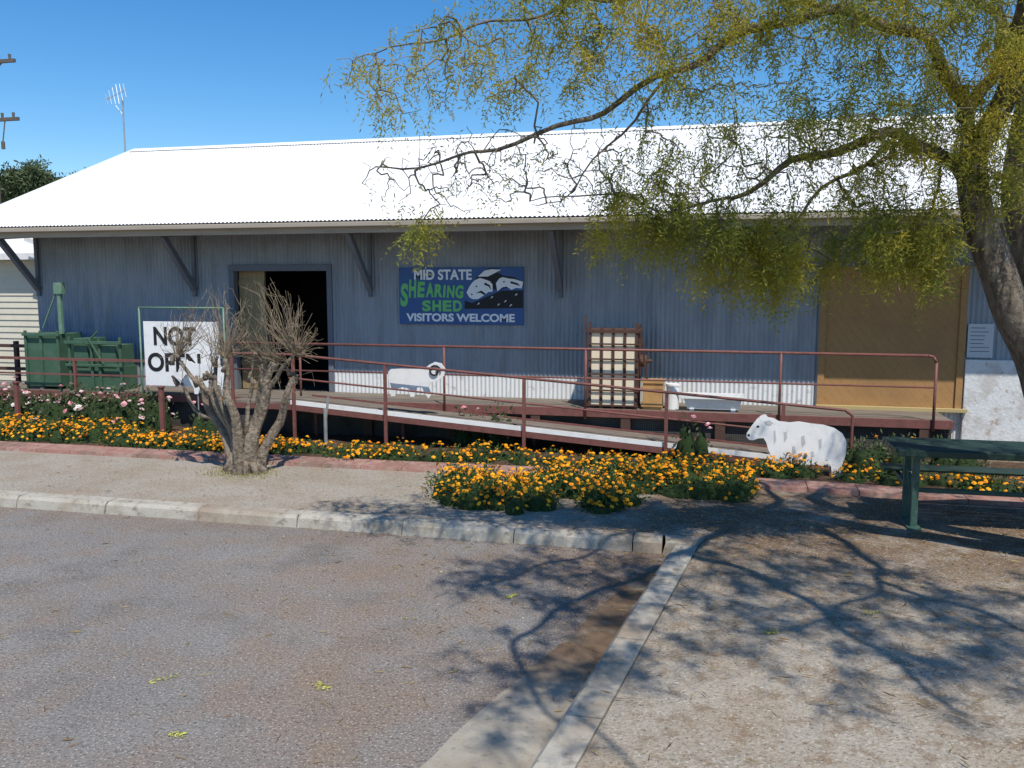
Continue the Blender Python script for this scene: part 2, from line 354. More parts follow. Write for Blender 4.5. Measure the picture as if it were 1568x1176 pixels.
rp=empty('access_ramp')
RX0,RX1,RY=-6.68,1.8,12.5; RZ0,RZ1=.82,.19
rz=lambda x: RZ0+(RZ1-RZ0)*(x-RX0)/(RX1-RX0)
w=MB()
w.add([(RX0,RY,RZ0),(RX1,RY,RZ1),(RX1,RY+.74,RZ1),(RX0,RY+.74,RZ0),(RX0,RY,RZ0-.05),(RX1,RY,RZ1-.05),(RX1,RY+.74,RZ1-.05),(RX0,RY+.74,RZ0-.05)],
      [(0,1,2,3),(7,6,5,4),(0,4,5,1),(2,6,7,3),(1,5,6,2),(3,7,4,0)])
w.box(-7.75,RX0-.003,RY,YE-.045,RZ0-.06,RZ0)
w.obj('ramp_deck',[M['deck']],rp)
w=MB(); w.beam((RX0,RY-.012,RZ0+.0),(RX1,RY-.012,RZ1+.0),.02,.07)
w.obj('white_edge',[M['white']],rp)
w=MB(); w.beam((-7.75,RY-.01,RZ0-.08),(RX0,RY-.01,RZ0-.08),.04,.09)
w.beam((RX0,RY+.755,RZ0+.0),(RX1,RY+.755,RZ1+.0),.02,.06)
w.beam((RX0,RY-.01,RZ0-.085),(RX1,RY-.01,RZ1-.085),.04,.085)
for a in (-7.7,-6.6,-5.02,-2.78,-.65,.98):
    w.box(a-.025,a+.025,RY-.065,RY-.03,.1,rz(max(a,RX0))+.79)
    w.box(a-.025,a+.025,RY+.7,RY+.74,.1,rz(max(a,RX0))-.06)
w.tube((-7.7,RY-.05,1.6),(RX0,RY-.05,1.6),.021,.021); w.tube((RX0,RY-.05,1.6),(RX1,RY-.05,RZ1+.79),.021,.021)
w.tube((RX0,RY-.05,RZ0+.40),(RX1,RY-.05,RZ1+.40),.015,.015)
w.path([(RX1,RY-.05,RZ1+.79),(RX1+.1,RY-.05,RZ1+.72),(RX1+.1,RY-.05,.1)],.021)
w.obj('ramp_frame',[M['red']],rp)
w=MB(); w.tube((-6.05,RY-.06,.1),(-6.05,RY-.06,.75),.03,.03); w.tube((-6.05,RY-.06,.5),(-5.99,RY-.06,.93),.02,.02); w.obj('prop_post',[M['grey']],rp)
for a in (-9.0,-11.9):
    bp=MB(); bp.box(a-.035,a+.035,12.35,12.42,.1,1.0); bp.box(a-.05,a+.05,12.335,12.435,1.0,1.03); bp.obj('garden_post',[M['red']],bevel=.006)

# ------------------------------------------------------------------ text helper
def text(body,x,y,z,width,height,mat,parent,name,bold=.012,shear=0,rot=0):
    c=bpy.data.curves.new(name,'FONT'); c.body=body; c.size=1; c.offset=bold; c.extrude=.002; c.shear=shear
    o=bpy.data.objects.new(name,c); COL.objects.link(o); c.materials.append(mat)
    bpy.context.view_layer.update()
    d=o.dimensions; sx=width/d.x; sy=height/d.y
    bb=[Vector(b) for b in o.bound_box]; mx=min(b.x for b in bb); my=min(b.y for b in bb)
    o.rotation_euler=(math.radians(90),rot,0); o.scale=(sx,sy,1)
    o.location=(x-mx*sx,y,z-my*sy); o.parent=parent; return o

sg=empty('shearing_shed_sign'); SX,SZ,SW,SH=-5.49,2.02,2.28,1.0; SY=YW-.05
w=MB(); w.box(SX,SX+SW,SY,SY+.03,SZ,SZ+SH); w.obj('panel',[M['signblue']],sg,bevel=.003)
u=SW/189; q=SH/87
def T(b,px,pz,wd,ht,m,**k): return text(b,SX+px*u,SY-.004,SZ+pz*q,wd*u,ht*q,m,sg,'lettering',**k)
T('MID STATE',24,68,88,16,M['signwhite'],bold=.03)
T('VISITORS WELCOME',11,4.5,165,12.5,M['signwhite'],bold=.035)
hs=[36,28,24,22,20,19,19,20]; xs=2
for i,ch in enumerate('SHEARING'):
    T(ch,xs,40+ (0 if i else -13)+ 6*math.sin(i/7*math.pi)*.3,12.4 if ch!='I' else 4.8,hs[i],M['signgreen'],bold=.045,shear=.1); xs+=13.2 if ch!='I' else 6
xs=36
for ch in 'SHED':
    T(ch,xs,20,13.5,17,M['signgreen'],bold=.045); xs+=15.8
def sp(poly,dy,m,name):
    k=MB(); k.prism([(SX+a*u,SZ+b*q) for a,b in poly],SY-dy,SY-dy+.0015); k.obj(name,[m],sg)
sp([(101,37),(112,33),(126,39),(156,52),(188,52),(188,26),(101,24)],.003,M['black'],'sheep_bodies')
sp([(116,66),(121,74),(131,83),(142,86),(156,84),(150,79),(160,74),(175,72),(186,66),(170,58),(150,52),(130,60)],.003,M['black'],'sheep_outline')
sp([(108,57),(112,63),(116,67),(124,71),(131,69),(139,66),(143,61),(143,50),(137,50),(131,45),(121,39),(113,39),(108,42),(104,49)],.005,M['signwhite'],'sheep_head')
sp([(148,63),(153,70),(158,72),(167,70),(176,69),(188,65),(186,55),(178,56),(171,53),(164,58),(158,57),(150,51)],.005,M['signwhite'],'sheep_head')
sp([(121,73),(131,82),(142,84),(156,83),(146,78),(136,73)],.005,M['signwhite'],'sheep_back')
for a,b in ((119,58),(112,46),(160,65)):
    sp([(a-1.8,b),(a,b+1.4),(a+1.8,b+.4),(a,b-1.2)],.0065,M['black'],'sheep_face_mark')
sp([(118,48),(126,52),(133,47),(131,45),(125,48.5)],.0065,M['black'],'sheep_face_mark')
sp([(132,64),(139,60),(141,53),(137,58),(130,61)],.0065,M['black'],'sheep_ear_mark')
sp([(170,66),(180,63),(184,59),(176,61),(169,63)],.0065,M['black'],'sheep_ear_mark')
for a,b in ((120,30),(140,40),(160,34),(176,44),(150,29),(168,28)):
    sp([(a,b),(a+2,b+3.5),(a+4,b+3),(a+2,b+1)],.0045,M['signwhite'],'wool_mark')

def cutout(name,poly,X0,Z0,Y,sc,marks=()):
    e=empty(name); k=MB(); k.prism([(X0+a*sc,Z0+b*sc) for a,b in poly],Y,Y+.02); k.obj('board',[M['white']],e)
    for mk in marks:
        k=MB(); k.prism([(X0+a*sc,Z0+b*sc) for a,b in mk],Y-.004,Y-.001); k.obj('painted_mark',[M['black']],e)
    return e
sheep=[(0,50),(0,56),(4,63),(9,71),(14,78),(19,83),(25,85),(29,81),(37,80),(44,76),(60,75),(72,77),(88,75),(105,74),(120,70),(131,63),(137,52),(137,34),(132,16),(131,0),(120,0),(118,14),(112,24),(100,18),(84,14),(66,16),(58,12),(53,0),(43,0),(42,14),(36,24),(31,34),(28,44),(24,50),(16,49),(10,46),(4,46)]
greyp=layered('pale_grey_paint',(.5,.5,.5))
EY=[(13,66),(15.5,68.5),(18,66.5),(15.5,64.5)]; EAR=[(24,74),(31,77),(37,73),(33,69),(27,70)]; NOS=[(1,54),(4,55),(5,52),(2,51)]
e=cutout('sheep_cutout',sheep,0,0,-.01,.0094,[EY,NOS]); e.location=(.47,12.0,.15); e.rotation_euler=(math.radians(-4),0,math.radians(-6))
st=MB(); st.tube((.45,.03,-.1),(.45,.03,.35),.012,.012); st.tube((1.1,.03,-.1),(1.1,.03,.35),.012,.012); st.obj('stake',[M['grey']],e)
for px_ in (EAR,[(52,60),(56,62),(57,52),(53,46)],[(76,55),(80,58),(82,46),(78,40)],[(100,52),(104,54),(104,42),(101,38)],[(64,40),(67,42),(70,32),(66,28)],[(90,34),(93,36),(95,28),(91,26)],[(38,62),(40,62),(42,48),(39,42)]):
    k=MB(); k.prism([(a*.0094,b*.0094) for a,b in px_],-.014,-.011); k.obj('wool_line',[greyp],e)
ram=[(0,38),(4,42),(20,43),(45,43),(56,44),(64,50),(72,54),(82,52),(88,44),(86,34),(78,28),(66,24),(62,18),(66,6),(62,0),(56,8),(52,16),(44,16),(40,2),(34,2),(32,14),(20,16),(12,12),(10,2),(3,2),(4,16),(0,26)]
e=cutout('ram_cutout_sign',ram,0,0,0,.0108,[]); e.location=(-5.03,12.62,.93)
k=MB(); pr=None
for i in range(15):
    t=i/14*2*math.pi*1.15; rr=.10-.004*i; p=(.78+rr*math.cos(t),-.02,.44+rr*math.sin(t))
    if pr: k.tube(pr,p,.015,.013,6)
    pr=p
k.obj('curled_horn',[M['black']],e,smooth=True)

ne=empty('not_open_sign'); NY=13.05
w=MB(); w.box(-9.78,-8.30,NY,NY+.02,.95,2.08); w.obj('board',[M['white']],ne)
text('NOT',-9.58,NY-.004,1.66,.84,.33,M['black'],ne,'lettering',bold=.03)
text('OPEN',-9.72,NY-.004,1.20,1.05,.33,M['black'],ne,'lettering',bold=.03)
w=MB(); w.path([(-9.86,NY+.01,.2),(-9.86,NY+.01,2.32),(-8.2,NY+.01,2.32),(-8.2,NY+.01,.2)],.016); w.obj('frame',[M['greenl']],ne,smooth=True)
e=cutout('sheep_cutout',sheep,0,0,0,.0070,[EY]); e.location=(-9.02,12.9,.84); 
st=MB(); st.tube((.35,.03,-.7),(.35,.03,.3),.012,.012); st.tube((.85,.03,-.7),(.85,.03,.3),.012,.012); st.obj('stake',[M['grey']],e)

# ------------------------------------------------------------------ wool press
wp=empty('wool_press'); x0,x1,y0,y1,z0,z1=-1.94,-1.16,13.42,14.0,DK+.04,2.08
w=MB(); w.box(x0+.03,x1-.03,y0+.005,y1,z0,z1-.10); w.obj('box_panels',[M['creamwood']],wp)
w=MB()
for k in range(5):
    xx=x0+(x1-x0-.045)*k/4; w.box(xx,xx+.045,y0-.012,y0+.002,z0-.04,z1+(.05 if k in(0,4) else -.03))
for zz in (z0,z0+.24,z0+.50,z0+.74,z0+.98,z1-.12): w.box(x0-.02,x1+.02,y0-.026,y0-.014,zz,zz+.026)
for yy in (y0+.15,y0+.35,y1-.05): w.box(x1-.028,x1,yy,yy+.05,z0-.04,z1)
w.box(x0-.03,x1+.03,y0-.02,y1,z1-.10,z1-.07); 
w.beam((x1+.03,y0+.05,z1-.1),(x1+.2,y0+.2,z0),.03,.05); w.beam((x0-.03,y0+.02,z0-.04),(x0-.06,y0+.02,z1+.15),.03,.03)
w.obj('frame_bars',[M['brown']],wp)
w=MB(); w.tube((x1+.02,y0+.3,1.5),(x1+.12,y0+.3,1.5),.10,.10,16); w.tube((x1+.12,y0+.3,1.5),(x1+.20,y0+.3,1.5),.03,.03); w.obj('ratchet_wheel',[M['brown']],wp)
cr=empty('timber_crate'); w=MB(); w.box(-1.08,-.78,13.45,13.9,DK,1.17); 
w.obj('box',[M['orange']],cr,bevel=.01)
w=MB(); 
for zz in (DK+.05,1.08): w.box(-1.1,-.76,13.43,13.448,zz,zz+.05)
w.box(-1.1,-.76,13.43,13.92,1.172,1.2); w.obj('battens',[M['orange']],cr)
dr=empty('feed_drum'); w=MB(); w.tube((-.62,13.65,DK),(-.62,13.65,1.12),.10,.10,16); w.tube((-.62,13.65,1.12),(-.62,13.65,1.15),.11,.11,16); w.obj('body',[M['white']],dr,smooth=False)
tr=empty('feed_trough'); w=MB()
w.add([(-.45,13.45,DK+.22),(.45,13.45,DK+.22),(.40,13.5,DK+.03),(-.38,13.5,DK+.03),(-.45,13.8,DK+.22),(.45,13.8,DK+.22),(.40,13.75,DK+.03),(-.38,13.75,DK+.03)],[(0,3,2,1),(4,5,6,7),(0,4,7,3),(1,2,6,5),(3,7,6,2)])
w.box(-.48,.48,13.42,13.46,DK+.2,DK+.25); w.box(-.48,.48,13.79,13.83,DK+.2,DK+.25); w.box(-.35,-.28,13.48,13.78,DK,DK+.04); w.box(.28,.35,13.48,13.78,DK,DK+.04)
w.obj('shell',[M['white']],tr)

gp=empty('green_wool_press'); w=MB()
w.box(-12.72,-11.98,13.55,14.15,DK+.05,1.80)
for a in (-12.74,-12.4,-12.02): w.box(a,a+.05,13.51,13.545,DK,1.86)
for zz in (DK+.08,1.76): w.box(-12.76,-11.94,13.48,13.508,zz,zz+.05)
w.obj('bale_box',[M['green']],gp,bevel=.006)
w=MB(); w.box(-12.02,-11.95,13.6,13.66,1.8,2.70); w.beam((-12.0,13.63,2.70),(-12.4,13.63,1.9),.02,.02); w.box(-12.07,-11.90,13.58,13.68,2.55,2.76)
w.obj('lever_post',[M['greenl']],gp)
gm=empty('green_baling_machine'); w=MB()
w.box(-11.75,-10.75,13.6,14.1,DK,1.2); w.box(-11.7,-11.4,13.58,14.1,1.2,1.72); w.box(-11.1,-10.8,13.58,14.1,1.2,1.60)
for a in (-11.8,-11.32,-11.15,-10.7): w.box(a,a+.05,13.54,13.578,DK,1.75)
w.box(-11.84,-10.62,13.50,13.538,1.62,1.68); w.box(-11.84,-10.62,13.50,13.538,1.2,1.25)
w.beam((-11.3,13.5,1.72),(-11.0,13.5,1.25),.03,.03); w.beam((-11.25,13.5,1.72),(-11.1,13.5,1.86),.03,.03)
w.obj('body',[M['green']],gm,bevel=.006)

# ------------------------------------------------------------------ picnic table
pt=empty('picnic_table'); w=MB()
for k in range(5): w.box(1.88,4.0,9.45+k*.15,9.585+k*.15,.97,1.01)
w.box(1.9,3.98,9.42,9.445,.93,1.0)
for k in range(2): w.box(1.95,3.95,10.38+k*.15,10.515+k*.15,.58,.615)
w.obj('planks',[M['tablegreen']],pt,bevel=.008)
w=MB()
for a in (2.12,3.72):
    w.box(a-.035,a+.035,9.57,9.63,.12,.93); w.box(a-.035,a+.035,9.97,10.03,.12,.93)
    w.box(a-.05,a+.05,9.45,10.15,.90,.968); w.beam((a,10.0,.5),(a,10.65,.55),.05,.05); w.beam((a,9.6,.25),(a,10.0,.8),.04,.04)
    w.box(a-.07,a+.07,9.5,10.12,.12,.15)
w.beam((2.12,9.8,.5),(3.72,9.8,.5),.04,.05)
w.obj('frame',[layered('worn_green_paint',(.045,.10,.08),[((.12,.17,.14),8,.5,.7,.6)],rough=.5)],pt,bevel=.008)

# ------------------------------------------------------------------ cream weatherboard office
of=empty('weatherboard_office'); w=MB(); OY=16.4; z=.1
while z<3.45:
    w.add([(-24,OY-.022,z),(-13.35,OY-.022,z),(-13.35,OY,z+.14),(-24,OY,z+.14),(-24,OY,z),(-13.35,OY,z)],[(0,1,2,3),(0,4,5,1)]); z+=.14
w.add([(-13.3,OY,.1),(-13.3,22,.1),(-13.3,22,3.5),(-13.3,OY,3.5)],[(0,1,2,3)])
w.add([(-24,OY+.01,.1),(-24,22,.1),(-24,22,3.5),(-24,OY+.01,3.5)],[(3,2,1,0)])
w.obj('walls',[M['creambd']],of)
w=MB(); w.add([(-24.4,OY-.35,3.4),(-13.4,OY-.35,3.4),(-13.4,19.2,4.1),(-24.4,19.2,4.1)],[(0,1,2,3)]); w.add([(-24.4,19.2,4.1),(-13.4,19.2,4.1),(-13.4,22.4,3.4),(-24.4,22.4,3.4)],[(0,1,2,3)])
w.box(-24.4,-13.4,OY-.38,OY-.352,3.28,3.42)
w.beam((-14.7,OY-.6,3.72),(-13.35,OY-.6,3.3),.04,.10)
w.obj('roof',[M['white']],of)
fn=empty('yard_fence'); w=MB()
for k in range(9): w.box(-24+k*1.3,-23.92+k*1.3,15.5,15.58,.1,1.5)
w.beam((-24,15.48,1.4),(-13.5,15.48,1.4),.04,.07); w.beam((-24,15.48,.9),(-13.5,15.48,.9),.04,.07)
w.obj('rails',[M['brown']],fn)

an=empty('tv_antenna'); w=MB(); w.tube((-16.8,22,0),(-16.8,22,8.1),.03,.022,8)
A0=Vector((-17.25,21.9,8.05)); A1=Vector((-16.75,22.05,8.3))
w.tube(A0,A1,.013,.013,6)
for k in range(6):
    t=k/5; c=A0.lerp(A1,t); h=.30-.2*abs(t-.6)
    w.tube(c+Vector((.12,-.1,-h)),c+Vector((-.12,.1,h)),.009,.009,5)
w.tube((-17.05,22,7.9),(-16.8,22,7.6),.01,.01,5)
w.obj('mast_and_elements',[M['grey']],an)
pp=empty('power_pole'); w=MB(); w.tube((-24.3,25,0),(-24.3,25,10.8),.16,.11,10)
for zz in (10.2,8.3):
    w.box(-25.5,-23.05,24.8,24.9,zz-.05,zz+.06)
    for a in (-25.3,-24.8,-23.7,-23.25): w.tube((a,24.85,zz+.05),(a,24.85,zz+.22),.035,.05,8)
w.beam((-23.6,24.85,10.15),(-24.25,24.85,9.6),.04,.04); w.tube((-23.6,24.7,7.3),(-23.6,24.7,7.55),.06,.06,8); w.beam((-23.6,24.7,7.55),(-23.6,24.85,8.3),.03,.03)
w.obj('pole_and_crossarms',[layered('grey_pole_wood',(.12,.10,.085),[((.2,.17,.14),8,.5,.7,.5)],rough=.9)],pp)

# ------------------------------------------------------------------ vegetation tools
rng=np.random.default_rng(11)
def norm(a): return a/np.maximum(np.linalg.norm(a,axis=1,keepdims=True),1e-9)
def leafquads(c,ax,Ln,Wd):
    n=len(c); ax=norm(ax); side=norm(np.cross(ax,rng.normal(size=(n,3))))
    Ln=np.broadcast_to(Ln,(n,)).reshape(-1,1); Wd=np.broadcast_to(Wd,(n,)).reshape(-1,1)
    nrm=np.cross(ax,side)
    v=np.empty((n,4,3)); v[:,0]=c; v[:,1]=c+ax*Ln*.5+side*Wd*.5+nrm*Ln*.05; v[:,2]=c+ax*Ln; v[:,3]=c+ax*Ln*.5-side*Wd*.5+nrm*Ln*.05
    f=np.arange(n*4).reshape(n,4); return v.reshape(-1,3),f
def catmull(pts,step):
    P=[Vector(p) for p in pts]; P=[P[0]*2-P[1]]+P+[P[-1]*2-P[-2]]; out=[]
    for i in range(1,len(P)-2):
        n=max(1,int((P[i+1]-P[i]).length/step))
        for k in range(n):
            t=k/n; a,b,c,d=P[i-1],P[i],P[i+1],P[i+2]
            out.append(.5*((2*b)+(c-a)*t+(2*a-5*b+4*c-d)*t*t+(3*b-a-3*c+d)*t**3))
    out.append(P[-2]); return out
def grow(limbs,clusters,tip=.0035,step=.13,power=.5,attach_limb=0.0,jit=.03,sag=.10,cap=.05,thin=.012,bendk=.10):
    pos=[];par=[];rmin=[];seqs=[]
    for li,(pts,r0,r1) in enumerate(limbs):
        c=catmull(pts,step); base=-1; seq=[]
        if li>0:
            A=np.array(pos); base=int(np.argmin(((A-np.array(c[0]))**2).sum(1)))
        ph=rng.uniform(0,6.28,3)
        for k,p in enumerate(c):
            t=k/max(1,len(c)-1); rr=r0+(r1-r0)*t
            am=(.012+.02*(rr<.06))*(k>1)
            jv=Vector((math.sin(k*.9+ph[0]),math.sin(k*.8+ph[1]),math.sin(k*1.1+ph[2])))*am
            pos.append(tuple(p+jv)); par.append(base); rmin.append(rr); base=len(pos)-1; seq.append(base)
        seqs.append(seq)
    nl=len(pos); tips=[]; att=[]
    for (c,r,n,lf) in clusters:
        d=norm(rng.normal(size=(n,3)))*(rng.random((n,1))**.45)
        for p in np.array(c)+d*np.array(r): att.append((p,lf))
    L0=np.array(pos)
    att.sort(key=lambda a: ((L0-a[0])**2).sum(1).min())
    for p,lf in att:
        A=np.array(pos[:nl]) if rng.random()<attach_limb else np.array(pos)
        i=int(np.argmin(((A-p)**2).sum(1))); a=np.array(pos[i]); d=np.linalg.norm(p-a)
        n=max(2,int(d/step)); prev=i; bend=rng.normal(size=3)*d*bendk; ids=[]
        for k in range(1,n+1):
            t=k/n; s=math.sin(math.pi*t)
            pt_=a+(p-a)*t+bend*s+np.array([0,0,sag*d*s])+rng.normal(size=3)*jit*.4*(k<n)
            pos.append(tuple(pt_)); par.append(prev); rmin.append(0); prev=len(pos)-1; ids.append(prev)
        tips.append((ids,lf,i))
    N=len(pos); cnt=np.zeros(N)
    for ids,lf,i in tips: cnt[ids[-1]]+=1
    for k in range(N-1,-1,-1):
        if cnt[k]==0: cnt[k]=1
        if par[k]>=0: cnt[par[k]]+=cnt[k]
    rad=np.maximum(tip*cnt**power,np.array(rmin))
    for k in range(nl,N): rad[k]=min(rad[k],cap)
    mb=MB()
    for si,seq in enumerate(seqs):
        rr=[rmin[k] for k in seq]
        mb.loft([pos[k] for k in seq],rr,14 if rr[0]>.08 else 8,0,lump=.06 if rr[0]>.08 else .03,seed=si)
    for k in range(nl,N):
        p=par[k]; r1=rad[k]; r0=min(rad[p],r1*1.2)
        n=8 if r1>.03 else (5 if r1>.012 else 3)
        mb.tube(pos[p],pos[k],r0,r1,n,mi=0 if r1>thin else 1,cap=False)
    return mb,np.array(pos),tips
def sprigs(pos,tips,per=12,length=(.12,.26),nl=7,LL=.04,LW=.012,droop=.6,back=4):
    C=[];D=[]
    for ids,lf,i in tips:
        k=rng.poisson(per*lf)
        if k==0: continue
        seg=pos[ids[-back:]]
        for _ in range(k):
            t=rng.random()*(len(seg)-1); a=int(t); f=t-a
            p=seg[a] if a+1>=len(seg) else seg[a]*(1-f)+seg[a+1]*f
            d=rng.normal(size=3)*.6; d[2]-=droop; C.append(p+rng.normal(size=3)*.03); D.append(d)
    C=np.array(C); D=norm(np.array(D)); S=len(C); ln=rng.uniform(length[0],length[1],S)
    perp=norm(np.cross(D,rng.normal(size=(S,3))))
    cs=[];ax=[]
    for k in range(nl):
        t=(k+1)/nl
        c=C+D*(ln*t)[:,None]; c[:,2]-=.25*ln*t*t
        for sgn in (1,-1):
            cs.append(c+rng.normal(size=c.shape)*.004); ax.append(perp*sgn+D*.8+rng.normal(size=c.shape)*.2)
    cs.append(C); ax.append(D)
    c=np.vstack(cs); a=np.vstack(ax); n=len(c)
    return leafquads(c,a,rng.uniform(.75,1.25,n)*LL,rng.uniform(.8,1.2,n)*LW)

# ------------------------------------------------------------------ big shade tree
bt=empty('shade_tree')
limbs=[
 ([(3.55,8.7,.0),(3.42,8.66,.5),(3.16,8.55,1.2),(2.84,8.42,1.9),(2.50,8.3,2.57),(2.28,8.3,3.1),(2.16,8.3,3.6),(2.12,8.25,3.8)],.21,.12),
 ([(3.62,8.75,.0),(3.50,8.8,.7),(3.25,8.8,1.5),(2.98,8.75,2.2),(2.78,8.7,2.9),(2.60,8.6,3.6),(2.72,8.6,4.5),(3.3,8.3,5.8)],.20,.06),
 ([(2.18,8.3,3.55),(1.85,8.1,3.8),(1.5,8.0,3.98),(1.1,7.9,3.90),(.6,7.7,3.72),(.1,7.6,3.45)],.065,.018),
 ([(2.14,8.3,3.6),(2.0,8.1,4.1),(1.7,7.8,4.6),(.9,7.4,4.85),(.2,7.3,4.7),(-.4,7.2,4.4),(-1.2,7.1,4.02),(-2.2,7.1,3.78),(-2.9,7.1,3.7)],.060,.006),
 ([(2.12,8.25,3.75),(2.3,7.8,4.5),(2.1,6.8,5.4),(1.7,5.4,5.9),(.9,4.1,6.0)],.10,.03),
 ([(.9,7.4,4.85),(0,7.1,5.05),(-.9,7.0,4.95),(-1.8,6.9,4.8),(-2.8,6.9,4.62)],.025,.005),
 ([(2.0,8.1,4.1),(2.4,8.5,4.9),(2.0,9.2,5.6),(1.5,9.8,6.0)],.06,.02),
 ([(1.7,5.4,5.9),(2.6,4.6,6.3),(3.2,3.4,6.3),(3.6,2.4,6.2)],.06,.02),
 ([(.1,7.6,3.45),(-.5,7.5,3.35),(-1.0,7.4,3.5),(-1.6,7.3,3.4)],.014,.004),
 ([(-.4,7.2,4.4),(-.8,7.1,3.95),(-1.15,7.15,3.5),(-1.45,7.2,3.42)],.014,.004),
 ([(2.3,7.8,4.5),(3.0,6.6,5.2),(3.4,5.0,5.8),(2.6,3.6,6.0)],.06,.02),
 ([(1.5,8.0,3.98),(1.0,7.8,3.6),(.6,7.8,3.25),(.2,7.8,3.1)],.022,.008),
 ([(.9,4.1,6.0),(.6,3.2,5.9),(.9,2.4,5.7),(1.6,1.6,5.5)],.035,.01),
 ([(2.1,6.8,5.4),(1.2,6.2,5.6),(.4,5.2,5.6),(-.2,4.4,5.5)],.04,.012),
 ([(3.4,5.0,5.8),(4.2,4.2,5.9),(4.8,3.2,5.8)],.04,.012)]
cl=[((.15,7.9,3.15),(.8,.6,.42),75,.95),((.45,8.0,2.85),(.55,.5,.32),46,1.05),((-.35,7.8,3.2),(.45,.4,.35),26,.8),
    ((1.45,8.0,3.2),(.65,.6,.46),75,1.05),((1.75,8.1,3.0),(.35,.4,.35),24,1.0),
    ((.8,7.6,4.0),(1.5,.8,.6),105,.55),((.9,7.6,3.8),(1.4,.6,.35),100,.06),((1.75,7.6,4.5),(1.5,.9,.75),150,.95),((2.5,8.0,4.0),(.7,.7,.8),50,.9),((1.9,7.9,3.7),(.7,.5,.4),40,.6),
    ((-.5,7.1,4.6),(1.1,.8,.55),95,.6),((-1.8,7.0,4.65),(.9,.6,.45),80,.42),((-2.6,6.9,4.45),(.65,.5,.40),60,.2),
    ((-2.3,7.15,3.68),(.85,.4,.38),130,.03),((-1.3,7.2,3.7),(.8,.45,.40),115,.06),((-.5,7.4,3.6),(.6,.5,.4),75,.38),
    ((-2.55,7.1,3.22),(.12,.1,.14),5,1.1),((-.85,7.7,3.3),(.4,.4,.28),24,.6),
    ((.4,6.8,4.85),(1.8,.8,.35),100,.75),((-1.2,6.4,5.0),(1.0,.6,.3),40,.5),
    ((1.4,4.8,5.9),(1.5,1.5,.45),130,1.3),((3.2,3.6,6.1),(1.4,1.4,.45),120,1.3),((3.6,8.3,5.4),(1.4,1.6,.8),100,1.1),((1.7,9.4,5.8),(1.5,1.3,.6),50,.9),((1.6,7.4,5.5),(1.8,1.3,.5),100,.9),((2.8,5.2,5.6),(1.1,1.2,.45),90,1.2),
    ((1.0,2.8,5.8),(1.0,1.1,.35),70,1.3),((4.3,4.3,5.8),(1.0,1.4,.4),80,1.3),((.1,4.9,5.5),(.8,.8,.3),50,1.1)]
mb,pos,tips=grow(limbs,cl,tip=.0032,power=.42,cap=.035)
mb.obj('trunk_and_branches',[M['bark'],M['twig']],bt,smooth=True)
v,f=sprigs(pos,tips,per=10.5,nl=6,length=(.12,.30),LL=.048,LW=.0115,droop=.8)
mesh_obj('foliage',v,f,[M['leaf']],parent=bt)

# ------------------------------------------------------------------ pruned tree
bare=empty('pruned_tree'); bx,by=-6.31,10.43
lb=[([(bx,by,.02),(bx-.05,by,.35),(bx-.18,by,.75),(bx-.38,by-.05,1.15),(bx-.52,by,1.5)],.13,.045),
    ([(bx+.08,by,.02),(bx+.12,by-.05,.4),(bx+.22,by,.85),(bx+.38,by,1.25),(bx+.45,by+.05,1.65)],.12,.045),
    ([(bx-.14,by+.03,.02),(bx-.24,by+.05,.4),(bx-.46,by+.1,.8),(bx-.66,by+.1,1.2),(bx-.76,by+.1,1.42)],.095,.035),
    ([(bx+.18,by+.05,.02),(bx+.30,by+.05,.45),(bx+.46,by+.1,.8),(bx+.62,by+.1,1.1),(bx+.72,by+.1,1.45)],.085,.035),
    ([(bx,by-.12,.02),(bx+.02,by-.17,.5),(bx-.01,by-.2,.95),(bx-.08,by-.25,1.4),(bx-.10,by-.25,1.7)],.085,.035),
    ([(bx+.02,by+.12,.02),(bx+.04,by+.2,.7),(bx+.12,by+.3,1.2),(bx+.1,by+.35,1.7)],.08,.035),
    ([(bx-.38,by-.05,1.15),(bx-.6,by-.15,1.4),(bx-.85,by-.2,1.7)],.038,.022),
    ([(bx+.38,by,1.25),(bx+.6,by-.05,1.55),(bx+.85,by,1.8)],.038,.022),
    ([(bx-.46,by+.1,.8),(bx-.78,by+.05,1.0),(bx-.98,by+.05,1.35)],.035,.02),
    ([(bx+.12,by-.05,.4),(bx-.10,by-.12,.8),(bx-.30,by-.15,1.25),(bx-.28,by-.15,1.6)],.045,.025),
    ([(bx-.05,by,.35),(bx+.14,by-.1,.9),(bx+.22,by-.12,1.5)],.04,.022)]
cb=[((bx-.5,by,2.1),(.66,.55,.46),330,0),((bx+.52,by,2.15),(.62,.5,.55),330,0),((bx,by,1.8),(.5,.5,.4),110,0),
    ((bx-1.0,by,1.8),(.3,.3,.4),80,0),((bx+.95,by,1.95),(.3,.3,.45),90,0),((bx-.6,by,1.3),(.5,.3,.3),36,0),((bx+.6,by,1.35),(.5,.3,.3),32,0),((bx+.35,by,2.65),(.3,.3,.2),34,0),((bx-.3,by,2.55),(.35,.3,.2),34,0)]
mb,pos,tips=grow(lb,cb,tip=.0026,step=.10,power=.40,attach_limb=.5,jit=.012,sag=.0,cap=.018,bendk=.05)
for k in range(26):
    p=lb[k%len(lb)][0][-1]; q_=Vector(p)+Vector((random.uniform(-.06,.06),random.uniform(-.06,.06),random.uniform(-.15,.04)))
    mb.tube(q_,q_+Vector((random.uniform(-.07,.07),random.uniform(-.07,.07),random.uniform(.06,.14))),.036,.018,7)
for k in range(11):
    t=2*math.pi*k/11; mb.tube((bx+.30*math.cos(t)*random.uniform(.85,1.25),by+.22*math.sin(t),.04),(bx+.11*math.cos(t),by+.1*math.sin(t),.40),.05,.06,7)
mb.obj('trunks_and_twigs',[M['dead'],M['deadtwig']],bare,smooth=True)
